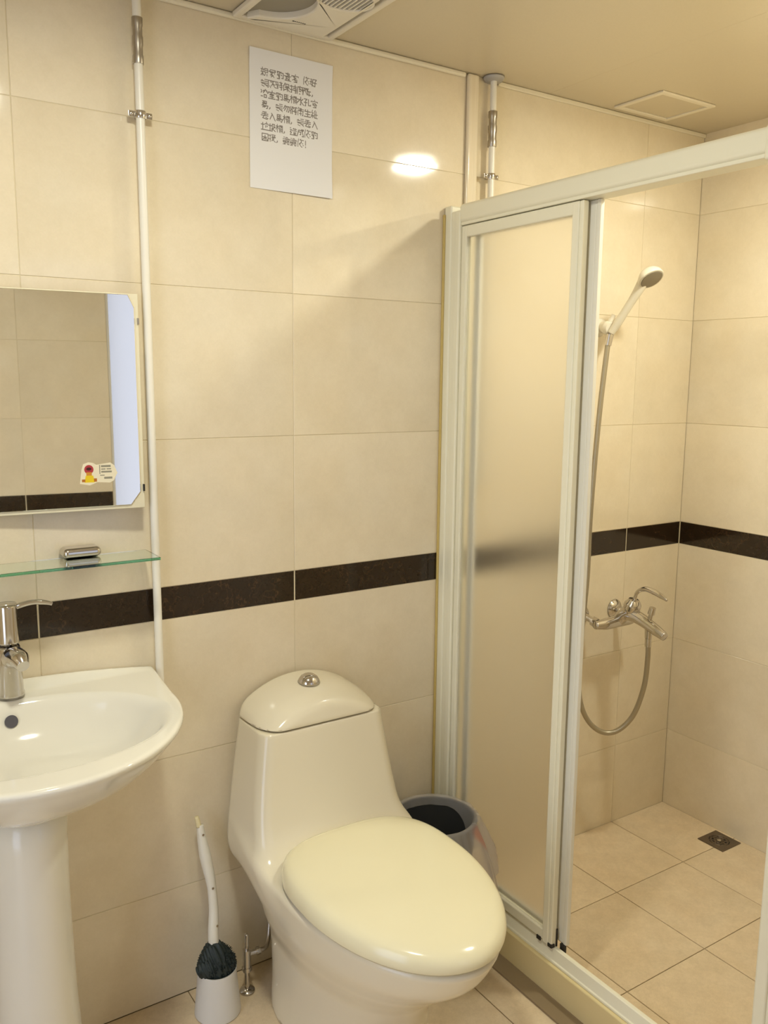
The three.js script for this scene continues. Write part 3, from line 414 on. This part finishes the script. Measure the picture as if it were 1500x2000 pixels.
// ---------------------------------------------------------------- in the shower
{
  const t = thing('shower_mixer', 'chrome wall shower mixer with curved lever and spout below the dark border', 'tap', [2.15, 0.748, 0]);
  for (const x of [-0.075, 0.075]) {
    const e = part('escutcheon', (() => { const g = lathe([[0.0001, 0.0008], [0.031, 0.0008], [0.0305, 0.004], [0.022, 0.013], [0.013, 0.018], [0.0001, 0.018]], 32); g.rotateX(Math.PI / 2); g.translate(x, 0.012, 0); return g; })(), chrome, t);
    part('union_nut', join(rod([x, 0.012, 0.016], [x * 0.98, 0.004, 0.05], 0.010), rod([x * 0.98, 0.003, 0.048], [x * 0.96, 0, 0.066], 0.016, 0.016, 6)), chrome, e);
  }
  part('body', join(swept([[-0.095, 0, 0.078], [-0.05, 0, 0.083], [0, 0.002, 0.085], [0.05, 0, 0.083], [0.095, 0, 0.078]], [0.012, 0.0175, 0.019, 0.019, 0.0175, 0.012]), swept([[0, 0, 0.082], [0, 0.026, 0.104], [0, 0.047, 0.132]], [0.019, 0.021, 0.0235])), chrome, t);
  part('spout', swept([[0, 0.036, 0.112], [0, 0.030, 0.165], [0, 0.014, 0.215], [0, 0.002, 0.248], [0, -0.004, 0.262]], [0.021, 0.0205, 0.019, 0.0175, 0.0165, 0.013]), chrome, t);
  const cap = part('handle', swept([[0, 0.044, 0.122], [0, 0.062, 0.136], [0, 0.083, 0.142]], [0.021, 0.0265, 0.026, 0.016]), chrome, t);
  part('lever', swept([[0, 0.076, 0.142], [0, 0.108, 0.152], [0, 0.124, 0.180], [0, 0.122, 0.215], [0, 0.111, 0.252], [0, 0.107, 0.262]], [0.006, 0.0055, 0.0065, 0.008, 0.0085, 0.0075, 0.004]), chrome, cap);
  part('diverter_knob', join(rod([0, 0.030, 0.203], [0, 0.055, 0.209], 0.0065), rod([0, 0.053, 0.208], [0, 0.074, 0.213], 0.0105, 0.0095)), chrome, t);
  part('hose_outlet', rod([0, 0.010, 0.203], [0, -0.022, 0.203], 0.0125, 0.0105), chrome, t);
}
{
  const t = thing('shower_hose', 'flexible ribbed shower hose looping from the mixer up to the hand shower', 'hose', [2.15, 0.748, 0.203]);
  const o = ([x, y, z]) => [x - 2.15, y - 0.748, z - 0.203], pts = [[2.15, 0.7255, 0.203], [2.153, 0.66, 0.203], [2.152, 0.57, 0.196], [2.140, 0.475, 0.172], [2.112, 0.420, 0.140], [2.075, 0.412, 0.112], [2.035, 0.447, 0.090], [2.008, 0.515, 0.076], [2.008, 0.62, 0.062], [2.030, 0.76, 0.050], [2.046, 0.90, 0.045], [2.044, 1.10, 0.048], [2.054, 1.38, 0.054], [2.068, 1.58, 0.060], [2.0725, 1.612, 0.0625]].map(o);
  part('hose', tube(pts, 0.0078, 180, 12), std({ color: lin(0.42, 0.37, 0.27), metalness: 0.65, roughness: 0.38 }), t);
  part('hose_nut', rod(o([2.15, 0.725, 0.203]), o([2.1505, 0.700, 0.203]), 0.0095), chrome, t); part('hose_nut', rod(o([2.0695, 1.590, 0.0605]), o([2.0735, 1.622, 0.0635]), 0.0098, 0.0105), chrome, t);
}
const plastic = std({ color: lin(0.80, 0.74, 0.60), roughness: 0.3 });
{
  const t = thing('shower_bracket', 'cream plastic hand shower bracket on the shower wall', 'bracket', [2.095, 1.645, 0]);
  part('wall_plate', (() => { const g = lathe([[0.0001, 0.0008], [0.027, 0.0008], [0.0265, 0.006], [0.020, 0.014], [0.0001, 0.015]], 36); g.rotateX(Math.PI / 2); return g; })(), plastic, t);
  part('arm', swept([[0, 0, 0.012], [-0.006, 0.0, 0.030], [-0.014, -0.004, 0.05], [-0.018, -0.006, 0.062]], [0.017, 0.0165, 0.019, 0.021, 0.016]), plastic, t);
  part('lock_knob', rod([-0.004, 0.034, 0.058], [-0.012, 0.012, 0.052], 0.0065, 0.008), plastic, t);
}
{
  const t = thing('hand_shower', 'cream hand shower tilted out from its wall bracket', 'shower head', [2.0745, 1.625, 0.0645]);
  part('handle', swept([[0, 0, 0], [0.006, 0.025, 0.016], [0.013, 0.075, 0.050], [0.019, 0.118, 0.078], [0.023, 0.147, 0.094]], [0.0105, 0.0125, 0.0115, 0.0115, 0.014, 0.017]), plastic, t);
  const h = part('head', lathe([[0.0001, 0.027], [0.015, 0.0255], [0.027, 0.019], [0.0345, 0.009], [0.0365, -0.002], [0.0345, -0.006], [0.0001, -0.006]], 44), plastic, t); h.position.set(0.023, 0.149, 0.116); h.quaternion.setFromUnitVectors(V(0, 1, 0), V(0.06, 0.78, -0.62).normalize());
  part('spray_face', lathe([[0.0001, -0.0085], [0.0295, -0.0075], [0.0325, -0.0055], [0.0001, -0.0055]], 40), std({ color: lin(0.30, 0.26, 0.19), roughness: 0.45 }), h, 'darker spray face');
}
{
  const t = thing('floor_drain', 'square metal floor drain at the edge of the shower floor', 'drain', [2.467, 0.008, 0.278]), plate = std({ color: lin(0.16, 0.12, 0.08), metalness: 0.6, roughness: 0.45 });
  const sh = new THREE.Shape(); sh.moveTo(-0.046, -0.046); sh.lineTo(0.046, -0.046); sh.lineTo(0.046, 0.046); sh.lineTo(-0.046, 0.046); sh.closePath(); const ho = new THREE.Path(); ho.absarc(0, 0, 0.033, 0, Math.PI * 2); sh.holes.push(ho);
  const g = new THREE.ExtrudeGeometry(sh, { depth: 0.003, bevelEnabled: true, bevelThickness: 0.001, bevelSize: 0.001, bevelSegments: 1, curveSegments: 24 }); g.rotateX(-Math.PI / 2); part('plate', g, plate, t);
  const gs = part('grate', join(lathe([[0.0125, 0.0005], [0.0125, 0.0035], [0.017, 0.0035], [0.017, 0.0005]], 28), lathe([[0.024, 0.0005], [0.024, 0.0035], [0.029, 0.0035], [0.029, 0.0005]], 28), ...[0, 1, 2, 3].map((i) => { const q = box(0.066, 0.003, 0.005, 0, 0.002, 0, 0.0006); q.rotateY(i * Math.PI / 4); return q; })), plate, t);
  part('centre_screw', lathe([[0.0001, 0.0055], [0.006, 0.005], [0.0085, 0.0035], [0.0001, 0.0035]], 20), chrome, gs);
  part('drain_well', (() => { const q = new THREE.CylinderGeometry(0.034, 0.034, 0.0006, 28); q.translate(0, 0.0006, 0); return q; })(), dark, t);
}
renderer.render(scene, camera);
